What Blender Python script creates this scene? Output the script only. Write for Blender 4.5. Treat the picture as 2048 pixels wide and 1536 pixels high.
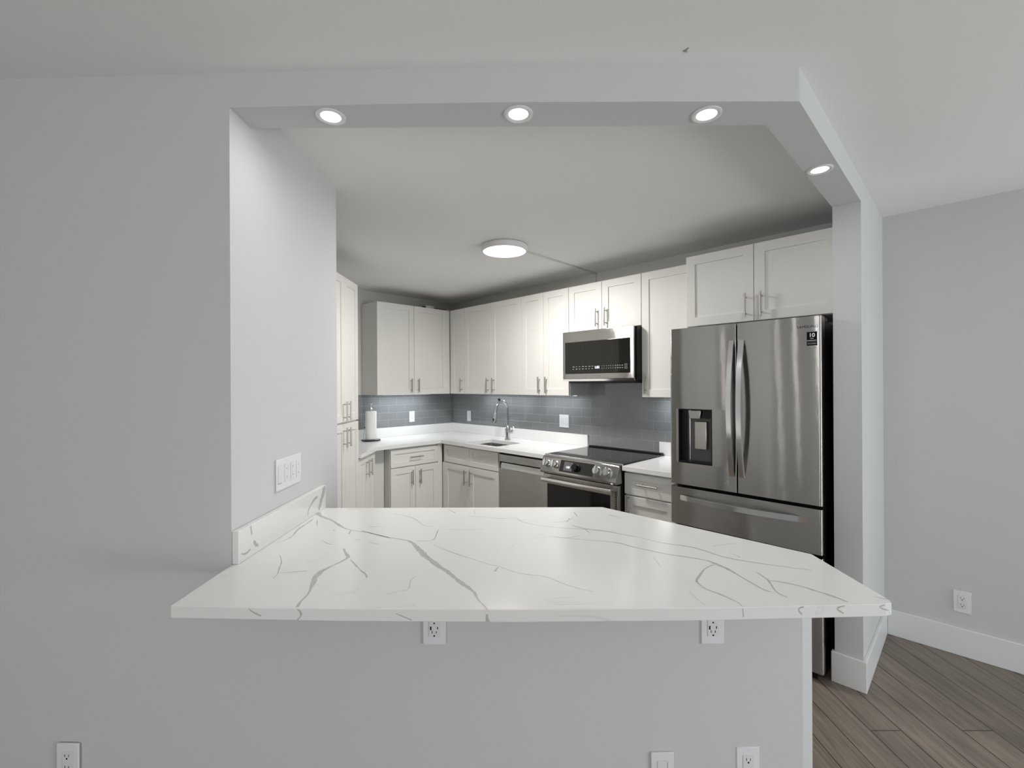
import bpy, bmesh, math, random
from mathutils import Vector, Matrix, Euler
for o in list(bpy.data.objects): bpy.data.objects.remove(o)
SC = bpy.context.scene
COL = SC.collection
R = math.radians
PI = math.pi
S = 2 ** -.5
CX, CY = -0.7524, 5.4391          # kitchen corner; p runs along the fridge wall, q along the paper towel wall
random.seed(7)

LENS = 2.2
P_RIGHT, P_UP, P_BACK, P_LAMP, P_DOWN, P_LED, SKY, P_LEFT, P_SIDE = 4, 118, 0, 27, 1.1, 1.2, 1.0, 80, 7

# ------------------------------------------------------------------ camera
cd = bpy.data.cameras.new('camera')
cam = bpy.data.objects.new('camera', cd); COL.objects.link(cam)
cd.sensor_width = 36; cd.lens = 906.82 / 2048 * 36; cd.clip_start = .02
yaw, pitch, roll = -0.00766, 0.0005, -0.00529
fw = Vector((math.sin(yaw) * math.cos(pitch), math.cos(yaw) * math.cos(pitch), math.sin(pitch)))
rt = Vector((math.cos(yaw), -math.sin(yaw), 0)); up = rt.cross(fw)
r2 = math.cos(roll) * rt + math.sin(roll) * up
u2 = -math.sin(roll) * rt + math.cos(roll) * up
m = Matrix((r2, u2, -fw)).transposed().to_4x4(); m.translation = Vector((0, 0, 1.4693))
cam.matrix_world = m
SC.camera = cam

# ------------------------------------------------------------------ light
SC.view_settings.view_transform = 'Standard'
SC.view_settings.look = 'None'
SC.view_settings.exposure = 0.0
SC.view_settings.gamma = 1.0
SC.view_settings.use_curve_mapping = False
w = bpy.data.worlds.new('sky'); SC.world = w; w.use_nodes = True
bg = w.node_tree.nodes['Background']
bg.inputs[0].default_value = (.86, .93, 1.0, 1); bg.inputs[1].default_value = SKY
def area(name, loc, rot, sx, sy, power, color=(1, 1, 1), spread=PI):
    l = bpy.data.lights.new(name, 'AREA'); l.shape = 'RECTANGLE'; l.size = sx; l.size_y = sy
    l.energy = power; l.color = color; l.spread = spread
    o = bpy.data.objects.new(name, l); COL.objects.link(o); o.location = loc; o.rotation_euler = rot
    return o
# daylight through the living room's right window; left and side lamps are added fill
area('window_daylight_right', (4.93, -1.4, 1.2), (0, R(90), 0), 2.1, 2.2, P_RIGHT, (.84, .93, 1.0))
area('window_daylight_right_bounce', (4.90, -1.4, .75), (0, R(125), 0), 1.2, 2.2, P_UP, (.94, .97, .98))
area('window_daylight_back', (0.3, -4.13, 1.25), (R(90), 0, 0), 3.4, 2.0, P_BACK, (.95, .98, 1.0)) if P_BACK else None
area('added_fill_left', (-3.25, -3.4, 1.25), (0, R(-90), 0), 2.0, 1.4, P_LEFT, (.96, .98, 1.0))  # fill lamp added to brighten left-facing surfaces; the wall here has no window
def pq(p, q, z=0.): return Vector((CX + S * p - S * q, CY - S * p - S * q, z))
area('added_fill_side', pq(5.9, -.075, 1.2), Euler((R(90), 0, R(-45)), 'XYZ'), 1.6, 2.0, P_SIDE, (.90, .95, 1.0))  # added out-of-view fill for the jamb, set before a solid wall
def disc_light(name, loc, r, power, color=(1, 1, 1), spread=PI):
    l = bpy.data.lights.new(name, 'AREA'); l.shape = 'DISK'; l.size = 2 * r
    l.energy = power; l.color = color; l.spread = spread
    o = bpy.data.objects.new(name, l); COL.objects.link(o); o.location = loc
    return o

# ------------------------------------------------------------------ materials
def mat(name, col, rough=.5, metal=0., spec=.5, emit=None, es=0., coat=0., bump=0., bscale=60., var=0., vscale=3.):
    m = bpy.data.materials.new(name); m.use_nodes = True
    nt = m.node_tree; b = nt.nodes['Principled BSDF']
    b.inputs['Base Color'].default_value = (*col, 1); b.inputs['Roughness'].default_value = rough
    b.inputs['Metallic'].default_value = metal; b.inputs['Specular IOR Level'].default_value = spec
    b.inputs['Coat Weight'].default_value = coat; b.inputs['Coat Roughness'].default_value = .08
    if emit:
        b.inputs['Emission Color'].default_value = (*emit, 1); b.inputs['Emission Strength'].default_value = es
    tc = nt.nodes.new('ShaderNodeTexCoord')
    if bump:
        n = nt.nodes.new('ShaderNodeTexNoise'); n.inputs['Scale'].default_value = bscale; n.inputs['Detail'].default_value = 4
        bp = nt.nodes.new('ShaderNodeBump'); bp.inputs['Strength'].default_value = bump; bp.inputs['Distance'].default_value = .002
        nt.links.new(tc.outputs['Object'], n.inputs['Vector']); nt.links.new(n.outputs['Fac'], bp.inputs['Height'])
        nt.links.new(bp.outputs['Normal'], b.inputs['Normal'])
    if var:
        n = nt.nodes.new('ShaderNodeTexNoise'); n.inputs['Scale'].default_value = vscale; n.inputs['Detail'].default_value = 3
        mr = nt.nodes.new('ShaderNodeMapRange'); mr.inputs[1].default_value = .3; mr.inputs[2].default_value = .7
        mr.inputs[3].default_value = 1 - var; mr.inputs[4].default_value = 1 + var
        mx = nt.nodes.new('ShaderNodeVectorMath'); mx.operation = 'SCALE'; mx.inputs[0].default_value = col
        nt.links.new(tc.outputs['Object'], n.inputs['Vector']); nt.links.new(n.outputs['Fac'], mr.inputs[0])
        nt.links.new(mr.outputs[0], mx.inputs['Scale']); nt.links.new(mx.outputs[0], b.inputs['Base Color'])
    return m
def brushed(name, col, rough, axis=(1, 1, 260), amt=.05, bstr=.04, dist=.0006):
    m = mat(name, col, rough, 1.0); nt = m.node_tree; b = nt.nodes['Principled BSDF']
    tc = nt.nodes.new('ShaderNodeTexCoord'); mp = nt.nodes.new('ShaderNodeMapping'); mp.inputs['Scale'].default_value = axis
    n = nt.nodes.new('ShaderNodeTexNoise'); n.inputs['Scale'].default_value = 3; n.inputs['Detail'].default_value = 5
    mr = nt.nodes.new('ShaderNodeMapRange'); mr.inputs[3].default_value = rough - amt; mr.inputs[4].default_value = rough + amt
    bp = nt.nodes.new('ShaderNodeBump'); bp.inputs['Strength'].default_value = bstr; bp.inputs['Distance'].default_value = dist
    L = nt.links.new
    L(tc.outputs['Object'], mp.inputs[0]); L(mp.outputs[0], n.inputs['Vector']); L(n.outputs['Fac'], mr.inputs[0])
    L(mr.outputs[0], b.inputs['Roughness']); L(n.outputs['Fac'], bp.inputs['Height']); L(bp.outputs[0], b.inputs['Normal'])
    return m
def grained(name, col, rough, k=.62):
    """horizontally brushed steel: the grain scatters reflections up and down, hardly sideways"""
    m = mat(name, col, rough, 1.0, var=.02, vscale=1.5); nt = m.node_tree; b = nt.nodes['Principled BSDF']; L = nt.links.new
    ge = nt.nodes.new('ShaderNodeNewGeometry'); sc = nt.nodes.new('ShaderNodeVectorMath'); sc.operation = 'SCALE'; sc.inputs['Scale'].default_value = 90000
    w1 = nt.nodes.new('ShaderNodeTexWhiteNoise'); w1.noise_dimensions = '3D'; sp = nt.nodes.new('ShaderNodeSeparateColor')
    ad = nt.nodes.new('ShaderNodeMath'); ad.operation = 'ADD'; su = nt.nodes.new('ShaderNodeMath'); su.operation = 'SUBTRACT'; su.inputs[1].default_value = 1
    mu = nt.nodes.new('ShaderNodeMath'); mu.operation = 'MULTIPLY'; mu.inputs[1].default_value = k
    cb = nt.nodes.new('ShaderNodeCombineXYZ'); va = nt.nodes.new('ShaderNodeVectorMath'); va.operation = 'ADD'
    nm = nt.nodes.new('ShaderNodeVectorMath'); nm.operation = 'NORMALIZE'
    L(ge.outputs['Position'], sc.inputs[0]); L(sc.outputs[0], w1.inputs['Vector']); L(w1.outputs['Color'], sp.inputs[0])
    L(sp.outputs[0], ad.inputs[0]); L(sp.outputs[1], ad.inputs[1]); L(ad.outputs[0], su.inputs[0]); L(su.outputs[0], mu.inputs[0])
    L(mu.outputs[0], cb.inputs[2]); L(ge.outputs['Normal'], va.inputs[0]); L(cb.outputs[0], va.inputs[1]); L(va.outputs[0], nm.inputs[0]); L(nm.outputs[0], b.inputs['Normal'])
    return m
M = dict(
    wall=mat('grey_wall_paint', (.635, .648, .65), .7, spec=.3, bump=.12, bscale=90),
    kwall=mat('kitchen_wall_paint', (.68, .68, .65), .7, spec=.3, bump=.1),
    wall_far=mat('far_wall_darkened', (.36, .35, .34), .8),  # unseen back wall coloured dark to cut the fill on front faces
    ceil=mat('ceiling_paint', (.87, .87, .86), .85, spec=.2, bump=.15, bscale=40),
    trim=mat('white_trim_paint', (.80, .81, .82), .35),
    cab=mat('white_cabinet_paint', (.80, .79, .76), .48, spec=.35, var=.015),
    carc=mat('cabinet_side_paint', (.77, .76, .73), .45, var=.015),
    toe=mat('toe_kick_paint', (.5, .49, .47), .6),
    nickel=brushed('brushed_nickel', (.50, .48, .45), .32, (200, 200, 3)),
    steel=grained('stainless_steel', (.47, .46, .445), .10, .5),
    steeld=mat('darker_stainless_steel', (.40, .395, .385), .3, 1.0),
    steelc=mat('polished_steel_edge', (.75, .75, .74), .18, 1.0),
    chrome=mat('faucet_nickel', (.62, .61, .60), .16, 1.0),
    sinkm=brushed('sink_steel', (.55, .55, .54), .3, (2, 2, 120)),
    bglass=mat('black_glass', (.007, .007, .006), .05, spec=.42),
    black=mat('black_plastic', (.008, .008, .009), .35, spec=.25),
    gasket=mat('dark_case_paint', (.018, .018, .019), .45, spec=.3),
    dgrey=mat('dark_grey_plastic', (.10, .10, .098), .3),
    plastic=mat('white_plate_plastic', (.82, .83, .85), .3),
    insert=mat('white_insert_plastic', (.78, .79, .81), .35),
    slot=mat('slot_black', (.006, .006, .006), .6, spec=.08),
    glow=mat('lamp_lens', (1, 1, 1), .4, emit=(1.0, .99, 1.0), es=LENS),
    led=mat('led_strip_lens', (1, 1, 1), .4, emit=(.86, .93, 1.0), es=5.0),
    lamp=mat('lamp_white_metal', (.80, .80, .80), .4),
    paper=mat('paper_towel', (.86, .86, .86), .95, spec=.1, bump=.5, bscale=160),
    race=mat('raceway_plastic', (.70, .70, .68), .5),
    print_=mat('white_print', (.7, .7, .7), .6, emit=(.8, .85, .9), es=.25),
    dim=mat('grey_print', (.28, .28, .27), .6),
    disp=mat('clock_digits', (.7, .85, .95), .5, emit=(.75, .9, 1.0), es=1.2),
    screen=mat('grey_screen', (.12, .12, .13), .2),
    ink=mat('dark_lettering', (.015, .015, .015), .5, spec=.2),
    vein=mat('quartz_vein', (.52, .52, .50), .2, var=.10, vscale=60),
)
def quartz():
    m = mat('white_quartz', (.83, .83, .815), .17, spec=.45); nt = m.node_tree; b = nt.nodes['Principled BSDF']; L = nt.links.new
    tc = nt.nodes.new('ShaderNodeTexCoord')
    n = nt.nodes.new('ShaderNodeTexNoise'); n.inputs['Scale'].default_value = 2.2; n.inputs['Detail'].default_value = 9; n.inputs['Distortion'].default_value = 1.3
    sub = nt.nodes.new('ShaderNodeMath'); sub.operation = 'SUBTRACT'; sub.inputs[1].default_value = .5
    ab = nt.nodes.new('ShaderNodeMath'); ab.operation = 'ABSOLUTE'
    mr = nt.nodes.new('ShaderNodeMapRange'); mr.inputs[1].default_value = 0; mr.inputs[2].default_value = .012; mr.inputs[3].default_value = 1; mr.inputs[4].default_value = 0
    n2 = nt.nodes.new('ShaderNodeTexNoise'); n2.inputs['Scale'].default_value = 5; n2.inputs['Detail'].default_value = 2
    mr2 = nt.nodes.new('ShaderNodeMapRange'); mr2.inputs[1].default_value = .53; mr2.inputs[2].default_value = .66; mr2.inputs[3].default_value = 0; mr2.inputs[4].default_value = .38
    mu = nt.nodes.new('ShaderNodeMath'); mu.operation = 'MULTIPLY'
    mx = nt.nodes.new('ShaderNodeMix'); mx.data_type = 'RGBA'
    mx.inputs[6].default_value = (.83, .83, .815, 1); mx.inputs[7].default_value = (.60, .60, .58, 1)
    L(tc.outputs['Object'], n.inputs['Vector']); L(tc.outputs['Object'], n2.inputs['Vector'])
    L(n.outputs['Fac'], sub.inputs[0]); L(sub.outputs[0], ab.inputs[0]); L(ab.outputs[0], mr.inputs[0])
    L(n2.outputs['Fac'], mr2.inputs[0]); L(mr.outputs[0], mu.inputs[0]); L(mr2.outputs[0], mu.inputs[1])
    L(mu.outputs[0], mx.inputs[0]); L(mx.outputs[2], b.inputs['Base Color'])
    return m
M['quartz'] = quartz()
M['qplain'] = mat('plain_white_quartz', (.85, .85, .84), .15, var=.01)
def floor_mat():
    m = mat('wood_plank_floor', (.2, .17, .14), .42); nt = m.node_tree; b = nt.nodes['Principled BSDF']; L = nt.links.new
    tc = nt.nodes.new('ShaderNodeTexCoord'); mp = nt.nodes.new('ShaderNodeMapping'); mp.inputs['Rotation'].default_value = (0, 0, R(90))
    mp.inputs['Location'].default_value = (.35, .045, 0)
    br = nt.nodes.new('ShaderNodeTexBrick'); br.offset = .37; br.offset_frequency = 3
    br.inputs['Scale'].default_value = 1; br.inputs['Brick Width'].default_value = 1.15; br.inputs['Row Height'].default_value = .128
    br.inputs['Mortar Size'].default_value = .0028; br.inputs['Mortar Smooth'].default_value = .15; br.inputs['Bias'].default_value = 0
    br.inputs['Color1'].default_value = (.245, .200, .164, 1); br.inputs['Color2'].default_value = (.190, .155, .127, 1); br.inputs['Mortar'].default_value = (.055, .045, .038, 1)
    mg = nt.nodes.new('ShaderNodeMapping'); mg.inputs['Scale'].default_value = (26, 1.6, 1)
    g = nt.nodes.new('ShaderNodeTexNoise'); g.inputs['Scale'].default_value = 2.2; g.inputs['Detail'].default_value = 7; g.inputs['Distortion'].default_value = .8
    mr = nt.nodes.new('ShaderNodeMapRange'); mr.inputs[1].default_value = .32; mr.inputs[2].default_value = .68; mr.inputs[3].default_value = .74; mr.inputs[4].default_value = 1.2
    g2 = nt.nodes.new('ShaderNodeTexNoise'); g2.inputs['Scale'].default_value = 2.4; g2.inputs['Detail'].default_value = 3
    mg2 = nt.nodes.new('ShaderNodeMapping'); mg2.inputs['Scale'].default_value = (5, 1, 1)
    mr2 = nt.nodes.new('ShaderNodeMapRange'); mr2.inputs[1].default_value = .35; mr2.inputs[2].default_value = .7; mr2.inputs[3].default_value = .85; mr2.inputs[4].default_value = 1.1
    mu = nt.nodes.new('ShaderNodeMath'); mu.operation = 'MULTIPLY'
    sc = nt.nodes.new('ShaderNodeVectorMath'); sc.operation = 'SCALE'
    bp = nt.nodes.new('ShaderNodeBump'); bp.inputs['Strength'].default_value = .3; bp.inputs['Distance'].default_value = .0015; bp.invert = True
    L(tc.outputs['Object'], mp.inputs[0]); L(mp.outputs[0], br.inputs['Vector'])
    L(tc.outputs['Object'], mg.inputs[0]); L(mg.outputs[0], g.inputs['Vector']); L(g.outputs['Fac'], mr.inputs[0])
    L(tc.outputs['Object'], mg2.inputs[0]); L(mg2.outputs[0], g2.inputs['Vector']); L(g2.outputs['Fac'], mr2.inputs[0])
    L(mr.outputs[0], mu.inputs[0]); L(mr2.outputs[0], mu.inputs[1])
    L(br.outputs['Color'], sc.inputs[0]); L(mu.outputs[0], sc.inputs['Scale']); L(sc.outputs[0], b.inputs['Base Color'])
    L(br.outputs['Fac'], bp.inputs['Height']); L(bp.outputs[0], b.inputs['Normal'])
    return m
M['floor'] = floor_mat()
def tile_mat():
    m = mat('grey_glass_tile', (.2, .21, .22), .07, spec=.6); nt = m.node_tree; b = nt.nodes['Principled BSDF']; L = nt.links.new
    tc = nt.nodes.new('ShaderNodeTexCoord'); sp = nt.nodes.new('ShaderNodeSeparateXYZ'); cb = nt.nodes.new('ShaderNodeCombineXYZ')
    br = nt.nodes.new('ShaderNodeTexBrick'); br.offset = .5
    br.inputs['Scale'].default_value = 1; br.inputs['Brick Width'].default_value = .2; br.inputs['Row Height'].default_value = .0787
    br.inputs['Mortar Size'].default_value = .0016; br.inputs['Mortar Smooth'].default_value = .1
    br.inputs['Color1'].default_value = (.235, .242, .246, 1); br.inputs['Color2'].default_value = (.216, .224, .229, 1); br.inputs['Mortar'].default_value = (.34, .35, .355, 1)
    bp = nt.nodes.new('ShaderNodeBump'); bp.inputs['Strength'].default_value = .5; bp.inputs['Distance'].default_value = .002; bp.invert = True
    n = nt.nodes.new('ShaderNodeTexNoise'); n.inputs['Scale'].default_value = 7; n.inputs['Detail'].default_value = 1
    bp2 = nt.nodes.new('ShaderNodeBump'); bp2.inputs['Strength'].default_value = .25; bp2.inputs['Distance'].default_value = .004
    mr = nt.nodes.new('ShaderNodeMapRange'); mr.inputs[3].default_value = .07; mr.inputs[4].default_value = .6
    L(tc.outputs['Object'], sp.inputs[0]); L(sp.outputs[0], cb.inputs[0]); L(sp.outputs[2], cb.inputs[1]); L(cb.outputs[0], br.inputs['Vector'])
    L(br.outputs['Color'], b.inputs['Base Color']); L(br.outputs['Fac'], bp.inputs['Height']); L(br.outputs['Fac'], mr.inputs[0]); L(mr.outputs[0], b.inputs['Roughness'])
    L(tc.outputs['Object'], n.inputs['Vector']); L(n.outputs['Fac'], bp2.inputs['Height']); L(bp2.outputs[0], bp.inputs['Normal']); L(bp.outputs[0], b.inputs['Normal'])
    return m
M['tile'] = tile_mat()

# ------------------------------------------------------------------ helpers
def B(): return bmesh.new()
def box(bm, x0, x1, y0, y1, z0, z1, bev=0., seg=2):
    t = bmesh.new(); bmesh.ops.create_cube(t, size=1)
    for v in t.verts: v.co = Vector((x0 + (v.co.x + .5) * (x1 - x0), y0 + (v.co.y + .5) * (y1 - y0), z0 + (v.co.z + .5) * (z1 - z0)))
    if bev: bmesh.ops.bevel(t, geom=t.edges[:], offset=bev, segments=seg, profile=.5, affect='EDGES')
    join(bm, t); return bm
def join(bm, t):
    me = bpy.data.meshes.new('t'); t.to_mesh(me); t.free(); bm.from_mesh(me); bpy.data.meshes.remove(me)
def prism(bm, poly, z0, z1, holes=(), bev=0., axes=None):
    """polygon (with holes) extruded from z0 to z1; axes maps (a,b,c) to xyz"""
    t = bmesh.new(); es = []
    for lp in [poly, *holes]:
        vs = [t.verts.new((a, b, z1)) for a, b in lp]
        es += [t.edges.new((vs[i], vs[(i + 1) % len(vs)])) for i in range(len(vs))]
    bmesh.ops.triangle_fill(t, use_beauty=True, use_dissolve=False, edges=es)
    bmesh.ops.dissolve_limit(t, angle_limit=.01, verts=t.verts[:], edges=t.edges[:]) if not holes else None
    r = bmesh.ops.extrude_face_region(t, geom=t.faces[:])
    for g in r['geom']:
        if isinstance(g, bmesh.types.BMVert): g.co.z = z0
    bmesh.ops.recalc_face_normals(t, faces=t.faces[:])
    if bev:
        ed = [e for e in t.edges if len(e.link_faces) == 2 and e.calc_face_angle(0) > .6]
        bmesh.ops.bevel(t, geom=ed, offset=bev, segments=2, profile=.5, affect='EDGES')
    if axes:
        for v in t.verts: v.co = Vector(axes(v.co.x, v.co.y, v.co.z))
        bmesh.ops.recalc_face_normals(t, faces=t.faces[:])
    join(bm, t); return bm
def tube(bm, pts, rad, seg=18, cap=True, squash=None):
    pts = [Vector(p) for p in pts]; n = len(pts)
    rs = rad if isinstance(rad, (list, tuple)) else [rad] * n
    t = bmesh.new(); rings = []; nrm = None
    for i, p in enumerate(pts):
        d = (pts[min(i + 1, n - 1)] - pts[max(i - 1, 0)]).normalized()
        if nrm is None:
            nrm = d.orthogonal().normalized() if squash is None else Vector(squash[0])
        nrm = (nrm - d * nrm.dot(d)).normalized(); bn = d.cross(nrm)
        k = 1 if squash is None else squash[1]
        rings.append([t.verts.new(p + rs[i] * (math.cos(a) * nrm + k * math.sin(a) * bn)) for a in (2 * PI * j / seg for j in range(seg))])
    for a, b in zip(rings, rings[1:]):
        for j in range(seg): t.faces.new((a[j], a[(j + 1) % seg], b[(j + 1) % seg], b[j]))
    if cap: t.faces.new(rings[0][::-1]); t.faces.new(rings[-1])
    bmesh.ops.recalc_face_normals(t, faces=t.faces[:])
    join(bm, t); return bm
def lathe(bm, prof, c=(0, 0, 0), seg=40, axis='z'):
    t = bmesh.new(); rings = []
    for r_, z in prof:
        rings.append([t.verts.new((r_ * math.cos(2 * PI * j / seg), r_ * math.sin(2 * PI * j / seg), z)) for j in range(seg)] if r_ > 1e-6 else [t.verts.new((0, 0, z))])
    for a, b in zip(rings, rings[1:]):
        for j in range(seg):
            k = (j + 1) % seg
            q_ = [a[j % len(a)], a[k % len(a)], b[k % len(b)], b[j % len(b)]]
            q_ = list(dict.fromkeys(q_))
            if len(q_) > 2: t.faces.new(q_)
    bmesh.ops.recalc_face_normals(t, faces=t.faces[:])
    for v in t.verts:
        x, y, z = v.co
        if axis == 'y': v.co = Vector((x, -z, y))
        v.co += Vector(c)
    bmesh.ops.recalc_face_normals(t, faces=t.faces[:])
    join(bm, t); return bm
def obj(name, bm, m, parent=None, loc=(0, 0, 0), rotz=0., smooth=True):
    me = bpy.data.meshes.new(name); bm.to_mesh(me); bm.free()
    for mm in (m if isinstance(m, (list, tuple)) else [m]): me.materials.append(mm)
    if smooth:
        for p in me.polygons: p.use_smooth = True
        me.set_sharp_from_angle(angle=R(21))
    o = bpy.data.objects.new(name, me); COL.objects.link(o)
    o.parent = parent; o.location = loc; o.rotation_euler = (0, 0, rotz)
    return o
def tag(o, label, cat, group=None):
    o['label'] = label; o['category'] = cat
    if group: o['group'] = group
    return o
def thing(name, label, cat, loc=(0, 0, 0), rotz=0., group=None):
    o = bpy.data.objects.new(name, None); COL.objects.link(o); o.empty_display_size = .05
    o.location = loc; o.rotation_euler = (0, 0, rotz)
    return tag(o, label, cat, group)
def struct(name, bm, m, parent=None, loc=(0, 0, 0), rotz=0., smooth=False):
    o = obj(name, bm, m, parent, loc, rotz, smooth)
    if parent is None: o['kind'] = 'structure'
    return o
def text_bm(s, size, bold=0., depth=.0004, align='CENTER', sp=1.0):
    cu = bpy.data.curves.new('txt', 'FONT'); cu.body = s; cu.size = size; cu.align_x = align; cu.align_y = 'CENTER'
    cu.extrude = depth; cu.offset = bold; cu.space_character = sp
    o = bpy.data.objects.new('txt', cu); COL.objects.link(o)
    dg = bpy.context.evaluated_depsgraph_get()
    me = bpy.data.meshes.new_from_object(o.evaluated_get(dg))
    bm = bmesh.new(); bm.from_mesh(me)
    bpy.data.objects.remove(o); bpy.data.curves.remove(cu); bpy.data.meshes.remove(me)
    for v in bm.verts: v.co = Vector((v.co.x, -v.co.z, v.co.y))
    return bm
def shift(bm, x, y, z):
    for v in bm.verts: v.co += Vector((x, y, z))
    return bm
def put_text(bm, s, size, x, y, z, bold=0.): join(bm, shift(text_bm(s, size, bold), x, y, z)); return bm
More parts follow.
